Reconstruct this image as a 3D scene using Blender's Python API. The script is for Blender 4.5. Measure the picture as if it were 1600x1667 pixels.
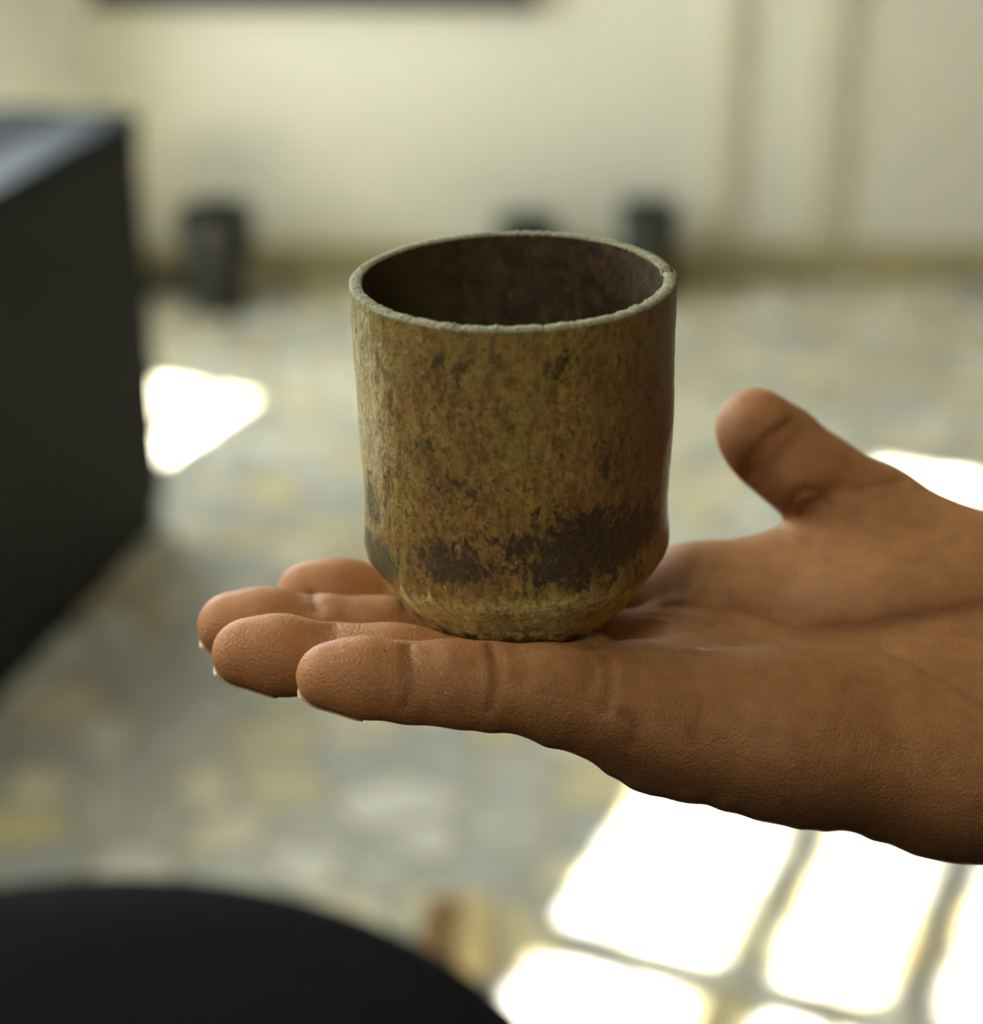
import bpy, bmesh, math, random
import numpy as np
from mathutils import Vector, Matrix

sc = bpy.context.scene
for o in list(bpy.data.objects):
    bpy.data.objects.remove(o)

# ------------------------------------------------------------------ camera
CAM_H = 1.25
PITCH = math.radians(24.7)
FPX = 3000.0                       # focal length in pixels of the 1600 px wide frame
cam = bpy.data.cameras.new('camera')
cam_o = bpy.data.objects.new('camera', cam)
sc.collection.objects.link(cam_o)
cam.sensor_fit = 'HORIZONTAL'
cam.sensor_width = 36.0
cam.lens = FPX / 1600.0 * 36.0
cam.clip_start = 0.02
cam.clip_end = 60
cam_o.location = (0, 0, CAM_H)
cam_o.rotation_euler = (math.pi / 2 - PITCH, 0, 0)
cam.dof.use_dof = True
cam.dof.focus_distance = 0.345
cam.dof.aperture_fstop = 8.2
sc.camera = cam_o

# ------------------------------------------------------------------ light and exposure
world = bpy.data.worlds.new('daylight')
sc.world = world
world.use_nodes = True
bg = world.node_tree.nodes['Background']
bg.inputs['Color'].default_value = (0.86, 0.95, 1.0, 1)
bg.inputs['Strength'].default_value = 9.0

GRID_YAW = math.radians(23.0)      # the left wall runs 23 degrees off the view direction
EU = Vector((math.cos(GRID_YAW), -math.sin(GRID_YAW), 0))   # horizontal direction of the sunlight
EW = Vector((math.sin(GRID_YAW), math.cos(GRID_YAW), 0))    # along the left wall
sun = bpy.data.lights.new('sun', 'SUN')
sun.energy = 42.0
sun.color = (1.0, 0.95, 0.86)
sun.angle = math.radians(0.53)
sun_o = bpy.data.objects.new('sun', sun)
sc.collection.objects.link(sun_o)
sun_dir = (EU * math.cos(math.radians(45)) + Vector((0, 0, -math.sin(math.radians(45))))).normalized()
sun_o.rotation_euler = sun_dir.to_track_quat('-Z', 'Y').to_euler()
sun_o.location = (-3, 3, 5)

sc.view_settings.view_transform = 'Standard'
sc.view_settings.look = 'None'
sc.view_settings.gamma = 1.0
sc.view_settings.use_curve_mapping = False
sc.view_settings.exposure = 1.65
sc.cycles.use_denoising = True
sc.cycles.sample_clamp_indirect = 10.0
sc.cycles.caustics_reflective = False
sc.cycles.caustics_refractive = False
sc.cycles.max_bounces = 10
sc.cycles.diffuse_bounces = 6

# ------------------------------------------------------------------ helpers
def lin(r, g, b):
    f = lambda c: (c / 255.0 / 12.92) if c <= 10 else ((c / 255.0 + 0.055) / 1.055) ** 2.4
    return (f(r), f(g), f(b), 1.0)

def new_mat(name):
    m = bpy.data.materials.new(name)
    m.use_nodes = True
    nt = m.node_tree
    return m, nt, nt.nodes['Principled BSDF']

def node(nt, t, **kw):
    n = nt.nodes.new(t)
    for k, v in kw.items():
        if k in n.inputs:
            n.inputs[k].default_value = v
        else:
            setattr(n, k, v)
    return n

def ramp(nt, src, stops, interp='LINEAR'):
    r = nt.nodes.new('ShaderNodeValToRGB')
    cr = r.color_ramp
    cr.interpolation = interp
    while len(cr.elements) < len(stops):
        cr.elements.new(0.5)
    for e, (p, c) in zip(cr.elements, stops):
        e.position = p
        e.color = c if len(c) == 4 else (*c, 1)
    nt.links.new(src, r.inputs['Fac'])
    return r.outputs['Color']

def mixc(nt, fac, a, b, mode='MIX'):
    m = nt.nodes.new('ShaderNodeMix')
    m.data_type = 'RGBA'
    m.blend_type = mode
    for s, v in ((0, fac), (6, a), (7, b)):
        if hasattr(v, 'is_linked') or hasattr(v, 'links'):
            nt.links.new(v, m.inputs[s])
        else:
            m.inputs[s].default_value = v
    return m.outputs[2]

def math_n(nt, op, a, b=0.0, c=None):
    m = nt.nodes.new('ShaderNodeMath')
    m.operation = op
    for i, v in enumerate((a, b, c)):
        if v is None:
            continue
        if hasattr(v, 'links'):
            nt.links.new(v, m.inputs[i])
        else:
            m.inputs[i].default_value = v
    return m.outputs[0]

def noise(nt, co, scale, detail=4, rough=0.55, dist=0.0):
    n = nt.nodes.new('ShaderNodeTexNoise')
    n.inputs['Scale'].default_value = scale
    n.inputs['Detail'].default_value = detail
    n.inputs['Roughness'].default_value = rough
    n.inputs['Distortion'].default_value = dist
    nt.links.new(co, n.inputs['Vector'])
    return n.outputs['Fac']

def objco(nt, scale=(1, 1, 1), loc=(0, 0, 0)):
    tc = nt.nodes.new('ShaderNodeTexCoord')
    mp = nt.nodes.new('ShaderNodeMapping')
    mp.inputs['Scale'].default_value = scale
    mp.inputs['Location'].default_value = loc
    nt.links.new(tc.outputs['Object'], mp.inputs['Vector'])
    return mp.outputs['Vector']

def bump(nt, bsdf, h, strength, dist):
    b = nt.nodes.new('ShaderNodeBump')
    b.inputs['Strength'].default_value = strength
    b.inputs['Distance'].default_value = dist
    nt.links.new(h, b.inputs['Height'])
    nt.links.new(b.outputs['Normal'], bsdf.inputs['Normal'])

def simple(name, col, rough=0.5, spec=0.5, var=0.12, nscale=20, bmp=0.0, metal=0.0):
    m, nt, b = new_mat(name)
    co = objco(nt)
    n = noise(nt, co, nscale, 5)
    c2 = tuple(max(0, c * (1 - var)) for c in col[:3]) + (1,)
    c3 = tuple(min(1, c * (1 + var)) for c in col[:3]) + (1,)
    nt.links.new(ramp(nt, n, [(0.3, c2), (0.7, c3)]), b.inputs['Base Color'])
    b.inputs['Roughness'].default_value = rough
    b.inputs['Specular IOR Level'].default_value = spec
    b.inputs['Metallic'].default_value = metal
    if bmp:
        bump(nt, b, n, bmp, 0.002)
    return m

def link_mesh(name, me, mat=None, parent=None):
    o = bpy.data.objects.new(name, me)
    sc.collection.objects.link(o)
    if mat is not None:
        me.materials.append(mat)
    if parent is not None:
        o.parent = parent
    return o

def bm_obj(name, bm, mat=None, parent=None, smooth=False):
    me = bpy.data.meshes.new(name)
    bm.normal_update()
    bm.to_mesh(me)
    bm.free()
    if smooth:
        me.polygons.foreach_set('use_smooth', [True] * len(me.polygons))
    return link_mesh(name, me, mat, parent)

def empty(name, loc=(0, 0, 0), rz=0.0):
    o = bpy.data.objects.new(name, None)
    sc.collection.objects.link(o)
    o.empty_display_size = 0.05
    o.location = loc
    o.rotation_euler = (0, 0, rz)
    return o

def tag(o, label=None, cat=None, group=None, kind=None):
    for k, v in (('label', label), ('category', cat), ('group', group), ('kind', kind)):
        if v:
            o[k] = v
    return o

def add_box(bm, lo, hi, bev=0.0):
    g = bmesh.ops.create_cube(bm, size=1.0)
    vs = g['verts']
    for v in vs:
        v.co = Vector([lo[i] + (v.co[i] + 0.5) * (hi[i] - lo[i]) for i in range(3)])
    if bev > 0:
        es = list({e for v in vs for e in v.link_edges})
        bmesh.ops.bevel(bm, geom=es, offset=bev, segments=3, profile=0.5, affect='EDGES')
    return bm

def box_obj(name, lo, hi, mat, parent=None, bev=0.0):
    return bm_obj(name, add_box(bmesh.new(), lo, hi, bev), mat, parent)

def lathe(bm, prof, seg=64, close=False, fn=None):
    """prof: list of (r, z); fn(r, z, ang) -> (r, z)"""
    rings = []
    for r, z in prof:
        if r < 1e-6:
            rings.append([bm.verts.new((0, 0, z))])
            continue
        ring = []
        for i in range(seg):
            a = 2 * math.pi * i / seg
            rr, zz = (r, z) if fn is None else fn(r, z, a)
            ring.append(bm.verts.new((rr * math.cos(a), rr * math.sin(a), zz)))
        rings.append(ring)
    pairs = list(zip(rings[:-1], rings[1:]))
    if close:
        pairs.append((rings[-1], rings[0]))
    for a, b in pairs:
        if len(a) == 1 and len(b) == 1:
            continue
        for i in range(seg):
            j = (i + 1) % seg
            if len(a) == 1:
                bm.faces.new((a[0], b[j], b[i]))
            elif len(b) == 1:
                bm.faces.new((a[i], a[j], b[0]))
            else:
                bm.faces.new((a[i], a[j], b[j], b[i]))
    bmesh.ops.recalc_face_normals(bm, faces=bm.faces)
    return bm

FW = np.array([0, math.cos(PITCH), -math.sin(PITCH)])
UP = np.array([0, math.sin(PITCH), math.cos(PITCH)])
def ray(u, v):
    return FW + np.array([1.0, 0, 0]) * (u - 800) / FPX + UP * (833.5 - v) / FPX
def at(u, v, Y):
    """point seen at (u, v) whose distance ahead of the lens is Y (same unit as Y)"""
    d = ray(u, v)
    return d * (Y / d[1])
def floor_at(u, v, z=0.0):
    d = ray(u, v)
    return Vector(d * ((z - CAM_H) / d[2])) + Vector((0, 0, CAM_H))

# ------------------------------------------------------------------ room materials
def wall_mat():
    m, nt, b = new_mat('cream_plaster')
    co = objco(nt)
    n = noise(nt, co, 2.2, 4)
    f = noise(nt, co, 140, 3)
    nt.links.new(ramp(nt, n, [(0.3, (0.60, 0.58, 0.46, 1)), (0.7, (0.66, 0.64, 0.515, 1))]), b.inputs['Base Color'])
    b.inputs['Roughness'].default_value = 0.6
    bump(nt, b, f, 0.15, 0.002)
    return m
M_WALL = wall_mat()
M_WALL2 = simple('side_plaster', (0.78, 0.80, 0.72, 1), 0.7, 0.3, 0.05, 2)
M_CEIL = simple('ceiling_paint', (0.50, 0.47, 0.38, 1), 0.8, 0.2, 0.03, 3)
M_TRIM = simple('trim_paint', (0.53, 0.50, 0.36, 1), 0.5, 0.4, 0.05, 6)
M_BASE = simple('baseboard_paint', (0.36, 0.31, 0.16, 1), 0.5, 0.4, 0.08, 8)
M_WOOD = simple('brown_panelling', (0.13, 0.075, 0.04, 1), 0.5, 0.4, 0.25, 6)
M_FRAME = simple('window_frame_paint', (0.5, 0.5, 0.45, 1), 0.5, 0.4, 0.05, 8)

def cement_mat():
    m, nt, b = new_mat('floor_cement')
    co = objco(nt)
    v = nt.nodes.new('ShaderNodeTexVoronoi')
    v.inputs['Scale'].default_value = 90
    nt.links.new(co, v.inputs['Vector'])
    n = noise(nt, co, 1.6, 4)
    c1 = ramp(nt, v.outputs['Color'], [(0.0, (0.27, 0.26, 0.20, 1)), (0.6, (0.33, 0.32, 0.25, 1)), (1.0, (0.45, 0.43, 0.33, 1))])
    c2 = ramp(nt, n, [(0.3, (0.85, 0.85, 0.86, 1)), (0.7, (1, 1, 1, 1))])
    nt.links.new(mixc(nt, 1.0, c1, c2, 'MULTIPLY'), b.inputs['Base Color'])
    b.inputs['Roughness'].default_value = 0.33
    b.inputs['Specular IOR Level'].default_value = 1.0
    b.inputs['Coat Weight'].default_value = 0.7
    b.inputs['Coat Roughness'].default_value = 0.25
    b.inputs['Coat IOR'].default_value = 1.6
    return m
M_CEMENT = cement_mat()
def stone_mat(name, a, c):
    m, nt, b = new_mat(name)
    tc = nt.nodes.new('ShaderNodeNewGeometry')
    n = noise(nt, tc.outputs['Position'], 16, 5, 0.6, 0.6)
    nt.links.new(ramp(nt, n, [(0.3, a), (0.7, c)]), b.inputs['Base Color'])
    b.inputs['Roughness'].default_value = 0.31
    b.inputs['Specular IOR Level'].default_value = 1.0
    b.inputs['Coat Weight'].default_value = 0.7
    b.inputs['Coat Roughness'].default_value = 0.25
    b.inputs['Coat IOR'].default_value = 1.6
    return m
STONES = [stone_mat('cream_marble', (0.52, 0.47, 0.30, 1), (0.64, 0.59, 0.40, 1)),
          stone_mat('grey_marble', (0.35, 0.34, 0.28, 1), (0.46, 0.45, 0.38, 1)),
          stone_mat('pale_marble', (0.55, 0.53, 0.43, 1), (0.68, 0.66, 0.55, 1)),
          stone_mat('ochre_marble', (0.45, 0.37, 0.19, 1), (0.54, 0.46, 0.26, 1)),
          stone_mat('blue_grey_marble', (0.30, 0.30, 0.27, 1), (0.39, 0.39, 0.35, 1))]

# ------------------------------------------------------------------ room shell
FAR_Y, RIGHT_X, BACK_Y, CEIL_Z = 3.95, 2.9, -1.0, 2.9
CORNER = Vector((-0.86, FAR_Y, 0))
U_WALL = CORNER.dot(EU)            # left wall plane, measured along the sunlight
W_CORNER = CORNER.dot(EW)
near_left = CORNER + EW * ((BACK_Y - FAR_Y) / EW.y)

def slab(name, z0, z1, mat):
    """slab with the room's own outline (a strip of wall thickness beyond it)"""
    l0 = CORNER - EU * 0.05 + EW * 0.1
    l1 = near_left - EU * 0.05 - EW * 0.1
    pts = [(l1.x, l1.y), (RIGHT_X + 0.1, BACK_Y - 0.1), (RIGHT_X + 0.1, FAR_Y + 0.1), (l0.x, l0.y)]
    b = bmesh.new()
    lo = [b.verts.new((x, y, z0)) for x, y in pts]
    hi = [b.verts.new((x, y, z1)) for x, y in pts]
    b.faces.new(lo); b.faces.new(hi)
    for i in range(4):
        b.faces.new((lo[i], lo[(i + 1) % 4], hi[(i + 1) % 4], hi[i]))
    bmesh.ops.recalc_face_normals(b, faces=b.faces)
    return bm_obj(name, b, mat)
floor = slab('floor', -0.1, 0.0, M_CEMENT)
tag(floor, 'polished grey floor set with broken pieces of cream and grey marble', kind='structure')
ceil = slab('ceiling', CEIL_Z, CEIL_Z + 0.1, M_CEIL)
tag(ceil, 'plain pale painted ceiling above the room', kind='structure')
wf = box_obj('wall_far', (CORNER.x - 0.02, FAR_Y, 0.0), (RIGHT_X + 0.1, FAR_Y + 0.1, CEIL_Z), M_WALL)
tag(wf, 'cream plastered wall behind the dark vessels', kind='structure')
wr = box_obj('wall_right', (RIGHT_X, BACK_Y, 0.0), (RIGHT_X + 0.1, FAR_Y, CEIL_Z), M_WOOD)
tag(wr, 'dark brown panelled side wall facing the windows', kind='structure')
BW = (-1.05, -0.45, 2.10, 2.80)      # added fill window in the back wall: x0, x1, z0, z1
bm = bmesh.new()
for lo, hi in (((near_left.x - 0.1, 0), (BW[0], CEIL_Z)), ((BW[1], 0), (RIGHT_X + 0.1, CEIL_Z)), ((BW[0], 0), (BW[1], BW[2])), ((BW[0], BW[3]), (BW[1], CEIL_Z))):
    add_box(bm, (lo[0], BACK_Y - 0.1, lo[1]), (hi[0], BACK_Y, hi[1]))
bmesh.ops.remove_doubles(bm, verts=bm.verts, dist=1e-4)
wb = bm_obj('wall_back', bm, M_WOOD)
tag(wb, 'dark brown panelled wall at the back of the room', kind='structure')

# left wall with its window openings, laid out along the wall (w) and up (z)
HI_W0, HI_W1 = 1.28, 1.95
HJ_W0, HJ_W1 = 2.60, 2.94
HI_Z0, HI_Z1 = -0.58 - U_WALL, 0.0 - U_WALL
LO_W0, LO_W1 = 2.47, 2.80
LO_Z0, LO_Z1 = -2.02 - U_WALL, -1.61 - U_WALL
SH_W0, SH_W1, SH_Z0, SH_Z1 = 0.05, 1.05, 1.75, 2.65
SF_W0, SF_W1, SF_Z0, SF_Z1 = 2.12, 3.16, 0.88, 1.60
W_NEAR = near_left.dot(EW) - 0.1
def wz(w, z, off=0.0):
    p = EU * (U_WALL - off) + EW * w
    return (p.x, p.y, z)
ws = sorted({W_NEAR, HI_W0, LO_W0, LO_W1, HI_W1, HJ_W0, HJ_W1, SH_W0, SH_W1, SF_W0, SF_W1, W_CORNER + 0.03})
zs = sorted({0.0, SH_Z0, SH_Z1, SF_Z0, SF_Z1, LO_Z0, LO_Z1, HI_Z0, HI_Z1, CEIL_Z})
def is_open(w, z):
    return ((HI_W0 < w < HI_W1 or HJ_W0 < w < HJ_W1) and HI_Z0 < z < HI_Z1) or (LO_W0 < w < LO_W1 and LO_Z0 < z < LO_Z1) or (SH_W0 < w < SH_W1 and SH_Z0 < z < SH_Z1) or (SF_W0 < w < SF_W1 and SF_Z0 < z < SF_Z1)
bm = bmesh.new()
vd = {}
def gv(i, j, k):
    if (i, j, k) not in vd:
        vd[(i, j, k)] = bm.verts.new(wz(ws[i], zs[j], 0.05 * k))
    return vd[(i, j, k)]
solid = {(i, j): not is_open((ws[i] + ws[i + 1]) / 2, (zs[j] + zs[j + 1]) / 2) for i in range(len(ws) - 1) for j in range(len(zs) - 1)}
for (i, j), s in solid.items():
    if not s:
        continue
    for k in (0, 1):
        bm.faces.new([gv(a, b_, k) for a, b_ in ((i, j), (i + 1, j), (i + 1, j + 1), (i, j + 1))])
    for (di, dj), (p, q) in (((-1, 0), ((i, j), (i, j + 1))), ((1, 0), ((i + 1, j), (i + 1, j + 1))),
                             ((0, -1), ((i, j), (i + 1, j))), ((0, 1), ((i, j + 1), (i + 1, j + 1)))):
        if not solid.get((i + di, j + dj), False):
            bm.faces.new([gv(*p, 0), gv(*q, 0), gv(*q, 1), gv(*p, 1)])
bmesh.ops.recalc_face_normals(bm, faces=bm.faces)
wl = bm_obj('wall_left', bm, M_WALL2)
tag(wl, 'pale side wall that meets the far wall behind the black cabinet', kind='structure')

def wall_bar(name, w0, w1, z0, z1, parent, d0=-0.01, d1=0.03):
    b = bmesh.new()
    c = [[b.verts.new(wz(w, z, d)) for w, z in ((w0, z0), (w1, z0), (w1, z1), (w0, z1))] for d in (d0, d1)]
    b.faces.new(c[0]); b.faces.new(c[1][::-1])
    for i in range(4):
        b.faces.new((c[0][i], c[1][i], c[1][(i + 1) % 4], c[0][(i + 1) % 4]))
    bmesh.ops.recalc_face_normals(b, faces=b.faces)
    return bm_obj(name, b, M_FRAME, parent)

def window(n, w0, w1, z0, z1, wbars, zbars, bw, bz, label):
    root = empty('window_%d' % n, wz((w0 + w1) / 2, z0))
    tag(root, label, kind='structure')
    inv = Matrix.Translation(-Vector(root.location))
    t = 0.03
    parts = [wall_bar('window_frame', w0 - t, w1 + t, z0 - t, z0, root), wall_bar('window_frame', w0 - t, w1 + t, z1, z1 + t, root),
             wall_bar('window_frame', w0 - t, w0, z0, z1, root), wall_bar('window_frame', w1, w1 + t, z0, z1, root)]
    for w in wbars:
        parts.append(wall_bar('glazing_bar', w - bw / 2, w + bw / 2, z0, z1, root, 0.0, 0.012))
    for z in zbars:
        parts.append(wall_bar('glazing_bar', w0, w1, z - bz / 2, z + bz / 2, root, 0.012, 0.022))
    for p in parts:
        p.data.transform(inv)
window(1, HI_W0, HI_W1, HI_Z0, HI_Z1, [1.51, 1.865], [z - U_WALL for z in (-0.345, -0.172)], 0.07, 0.062,
       'wide barred window high in the side wall')
window(3, HJ_W0, HJ_W1, HI_Z0 + 0.04, HI_Z1, [], [z - U_WALL for z in (-0.545, -0.30, -0.14)], 0.07, 0.062,
       'narrow barred window high in the side wall')
window(2, LO_W0, LO_W1, LO_Z0, LO_Z1, [], [-1.735 - U_WALL], 0.012, 0.022, 'low opening in the side wall')
for n_, (a, b_, c, d), lab in ((4, (SF_W0, SF_W1, SF_Z0, SF_Z1), 'added fill window in the side wall near the far corner'), (6, (SH_W0, SH_W1, SH_Z0, SH_Z1), 'added fill window high in the side wall near the stool')):
    window(n_, a, b_, c, d, [(a + b_) / 2], [], 0.04, 0.04, lab)  # unseen window added to let in fill light
    aw = wall_bar('sun_blocker', a - 0.12, b_ + 0.12, d + 0.035, d + 0.06, None, 0.05, d - c + 0.2)  # unseen panel added to keep direct sun out of the fill window
    tag(aw, 'flat sun blocker added outside above the ' + lab, kind='structure')
bwin = empty('window_5', ((BW[0] + BW[1]) / 2, BACK_Y, BW[2]))  # unseen window added to brighten the sides facing the lens
tag(bwin, 'added fill window high in the wall at the back of the room', kind='structure')
hw, hh = (BW[1] - BW[0]) / 2, BW[3] - BW[2]
for lo, hi in (((-hw, 0), (hw, 0.04)), ((-hw, hh - 0.04), (hw, hh)), ((-hw, 0.04), (-hw + 0.04, hh - 0.04)), ((hw - 0.04, 0.04), (hw, hh - 0.04)), ((-0.02, 0.04), (0.02, hh - 0.04))):
    box_obj('window_frame', (lo[0], -0.07, lo[1]), (hi[0], -0.03, hi[1]), M_FRAME, bwin)
# portals guide daylight sampling through the openings (they give off no light)
for (a, b_, c, d) in ((HI_W0, HI_W1, HI_Z0, HI_Z1), (HJ_W0, HJ_W1, HI_Z0, HI_Z1), (LO_W0, LO_W1, LO_Z0, LO_Z1), (SH_W0, SH_W1, SH_Z0, SH_Z1), (SF_W0, SF_W1, SF_Z0, SF_Z1)):
    pl = bpy.data.lights.new('daylight_portal', 'AREA')
    pl.shape = 'RECTANGLE'
    pl.size, pl.size_y = b_ - a, d - c
    pl.cycles.is_portal = True
    po = bpy.data.objects.new('daylight_portal', pl)
    sc.collection.objects.link(po)
    po.location = wz((a + b_) / 2, (c + d) / 2, 0.04)
    po.rotation_euler = EU.to_track_quat('-Z', 'Z').to_euler()

pl = bpy.data.lights.new('daylight_portal', 'AREA')
pl.shape = 'RECTANGLE'
pl.size, pl.size_y = BW[1] - BW[0], BW[3] - BW[2]
pl.cycles.is_portal = True
po = bpy.data.objects.new('daylight_portal', pl)
sc.collection.objects.link(po)
po.location = ((BW[0] + BW[1]) / 2, BACK_Y - 0.09, (BW[2] + BW[3]) / 2)
po.rotation_euler = Vector((0, 1, 0)).to_track_quat('-Z', 'Z').to_euler()

base = box_obj('baseboard_far', (CORNER.x, FAR_Y - 0.014, 0.0), (RIGHT_X, FAR_Y, 0.085), M_BASE, bev=0.004)
tag(base, 'tan painted baseboard along the cream wall', kind='structure')
for i, (x0, x1) in enumerate(((0.473, 0.538), (0.690, 0.766))):
    t = box_obj('trim_%d' % (i + 1), (x0, FAR_Y - 0.012, 0.086), (x1, FAR_Y, CEIL_Z), M_TRIM, bev=0.004)
    tag(t, ('narrow' if i == 0 else 'wider') + ' vertical beige strip fixed to the cream wall', kind='structure')

# ------------------------------------------------------------------ marble pieces of the floor
def clip(poly, n, d):
    out = []
    for i in range(len(poly)):
        a, b_ = poly[i], poly[(i + 1) % len(poly)]
        da, db = a @ n - d, b_ @ n - d
        if da <= 0:
            out.append(a)
        if (da < 0) != (db < 0) and abs(da - db) > 1e-12:
            out.append(a + (b_ - a) * (da / (da - db)))
    return out
rng = np.random.default_rng(11)
STEP = 0.098
seeds = []
X0, X1, Y0, Y1 = -1.8, 2.85, 0.9, FAR_Y - 0.03
for iy in range(int((Y1 - Y0) / STEP) + 1):
    for ix in range(int((X1 - X0) / STEP) + 1):
        seeds.append((X0 + (ix + 0.5 + rng.uniform(-0.48, 0.48)) * STEP, Y0 + (iy + 0.5 + rng.uniform(-0.48, 0.48)) * STEP))
seeds = np.array(seeds)
cells = []
for i, s in enumerate(seeds):
    dv = seeds - s
    dd = (dv ** 2).sum(1)
    nb = np.where((dd > 0) & (dd < (3 * STEP) ** 2))[0]
    poly = [np.array(p) for p in ((s[0] - .2, s[1] - .2), (s[0] + .2, s[1] - .2), (s[0] + .2, s[1] + .2), (s[0] - .2, s[1] + .2))]
    gap = rng.uniform(0.005, 0.014)
    for j in nb:
        L = math.sqrt(dd[j])
        n = dv[j] / L
        poly = clip(poly, n, s @ n + L / 2 - gap)
        if len(poly) < 3:
            break
    poly = clip(poly, np.array((0., 1.)), FAR_Y - 0.02) if len(poly) >= 3 else poly
    if len(poly) >= 3:
        poly = clip(poly, np.array((-0.92, 0.39)), -(U_WALL + 0.02)) if len(poly) >= 3 else poly
    if len(poly) < 3:
        continue
    P = np.array(poly)
    area = 0.5 * abs(np.sum(P[:, 0] * np.roll(P[:, 1], -1) - P[:, 1] * np.roll(P[:, 0], -1)))
    if area < 0.0012:
        continue
    cells.append((P, area, int(rng.choice(5, p=[0.30, 0.22, 0.20, 0.16, 0.12])), rng.uniform(0.0015, 0.003)))
def seen(P):
    c = P.mean(0)
    q = np.array((c[0], c[1], -CAM_H))
    d = q @ FW
    if d < 0.1:
        return None
    u, v = 800 + FPX * q[0] / d, 833.5 - FPX * (q @ UP) / d
    if not (-40 < u < 1640 and 440 < v < 1707):
        return None
    if u < 285 and v < 850 + (280 - u) * 1.107 - 30:      # behind the black cabinet
        return None
    if v > 1480 + max(0, (u - 560)) * 0.75 and u < 800:   # below the black seat
        return None
    if 620 < u < 1060 and 540 < v < 1000 or (u > 1110 and 900 < v < 1280):
        return None
    return v
order = sorted((-(seen(c[0]) or -1), k) for k, c in enumerate(cells))
single = {k for s, k in order[:290] if s < 0}
def prism(bm, P, h, mi=0):
    c = P.mean(0)
    b0 = [bm.verts.new((p[0], p[1], 0.0002)) for p in P]
    t0 = []
    for p in P:
        d = c - p
        q = p + d / (np.linalg.norm(d) + 1e-9) * 0.002
        t0.append(bm.verts.new((q[0], q[1], h)))
    f = bm.faces.new(t0); f.material_index = mi
    for i in range(len(P)):
        j = (i + 1) % len(P)
        f = bm.faces.new((b0[i], b0[j], t0[j], t0[i])); f.material_index = mi
rest = bmesh.new()
for k, (P, area, mi, h) in enumerate(cells):
    if k in single:
        b = bmesh.new()
        c = P.mean(0)
        prism(b, P - c, h)
        bmesh.ops.recalc_face_normals(b, faces=b.faces)
        o = bm_obj('stone', b, STONES[mi], floor)
        o.location = (c[0], c[1], 0)
    else:
        prism(rest, P, h, mi)
bmesh.ops.recalc_face_normals(rest, faces=rest.faces)
ro = bm_obj('stone_pieces', rest, STONES[0], floor)
for m in STONES[1:]:
    ro.data.materials.append(m)
ro['kind'] = 'stuff'

# ------------------------------------------------------------------ black cabinet
M_BLACK = simple('black_lacquer', (0.010, 0.010, 0.008, 1), 0.6, 0.18, 0.3, 9, 0.05)
M_BTOP = simple('black_gloss_top', (0.016, 0.021, 0.024, 1), 0.55, 0.03, 0.2, 12)
M_INSET = simple('dark_pad', (0.020, 0.022, 0.022, 1), 0.8, 0.04, 0.2, 30)
fc = Vector((-0.512, 2.679, 0))
cdir = Vector((-0.133, -0.591, 0)).normalized()       # along the long face, towards the lens
cab = empty('cabinet', fc, math.atan2(cdir.y, cdir.x))  # local x runs along the long face, local y is to its side
sgn = 1 if Vector((-cdir.y, cdir.x, 0)).x < 0 else -1
def cb(name, x0, x1, y0, y1, z0, z1, mat, bev=0.004, par=None):
    ys = sorted((y0 * sgn, y1 * sgn))
    return box_obj(name, (x0, ys[0], z0), (x1, ys[1], z1), mat, par or cab, bev)
cb('plinth', 0.012, 0.778, 0.012, 0.528, 0.0, 0.05, M_BLACK)
cb('body', 0.004, 0.786, 0.004, 0.536, 0.05, 0.632, M_BLACK)
cb('top', 0.0, 0.79, 0.0, 0.54, 0.632, 0.66, M_BTOP, 0.005)
cb('top_inlay', 0.05, 0.74, 0.10, 0.44, 0.66, 0.668, M_INSET, 0.003)
d1 = cb('door', 0.015, 0.775, 0.536, 0.552, 0.06, 0.625, M_BLACK)
bmh = bmesh.new()
add_box(bmh, (0.62, sgn * 0.552 if sgn > 0 else -0.575, 0.36), (0.635, 0.575 if sgn > 0 else -0.552, 0.50), 0.004)
bm_obj('handle', bmh, M_INSET, d1)
tag(cab, 'black cabinet with a glossy top standing in front of the dark waisted vessel', 'cabinet')

# ------------------------------------------------------------------ dark vessels along the wall
M_VES = simple('dark_bronze', (0.019, 0.018, 0.014, 1), 0.5, 0.5, 0.5, 22, 0.3)
M_VES2 = simple('dark_green_bronze', (0.028, 0.030, 0.020, 1), 0.5, 0.5, 0.5, 25, 0.3)
M_IN = simple('vessel_inside', (0.012, 0.011, 0.010, 1), 0.7, 0.3, 0.3, 25)
def vessel(name, loc, prof, t, mat, label, wide=1.2):
    root = empty(name, loc)
    tag(root, label, 'vessel', 'dark vessels on the floor along the cream wall')
    prof = [(r * wide, z) for r, z in prof]
    H_ = prof[-1][1]
    inner = [(max(r - t, 0.01), z) for r, z in prof if z > 0.012]
    bm_obj('body', lathe(bmesh.new(), [(0, 0.0)] + prof, 48), mat, root, True)
    bm_obj('inner_wall', lathe(bmesh.new(), [(0, 0.012)] + inner, 48), M_IN, root, True)
    R = prof[-1][0]
    bm_obj('rim', lathe(bmesh.new(), [(R - t - .001, H_ - .004), (R - t - .001, H_ + .003), (R + .003, H_ + .003), (R + .003, H_ - .006)], 48, True), mat, root)
    return root
vessel('vessel', (-0.578, 3.755, 0), [(0.050, 0), (0.055, 0.004), (0.053, 0.02), (0.048, 0.055), (0.053, 0.085), (0.064, 0.115), (0.069, 0.15), (0.069, 0.19), (0.065, 0.218)], 0.006, M_VES,
       'dark waisted vessel standing by the wall next to the black cabinet')
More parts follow.
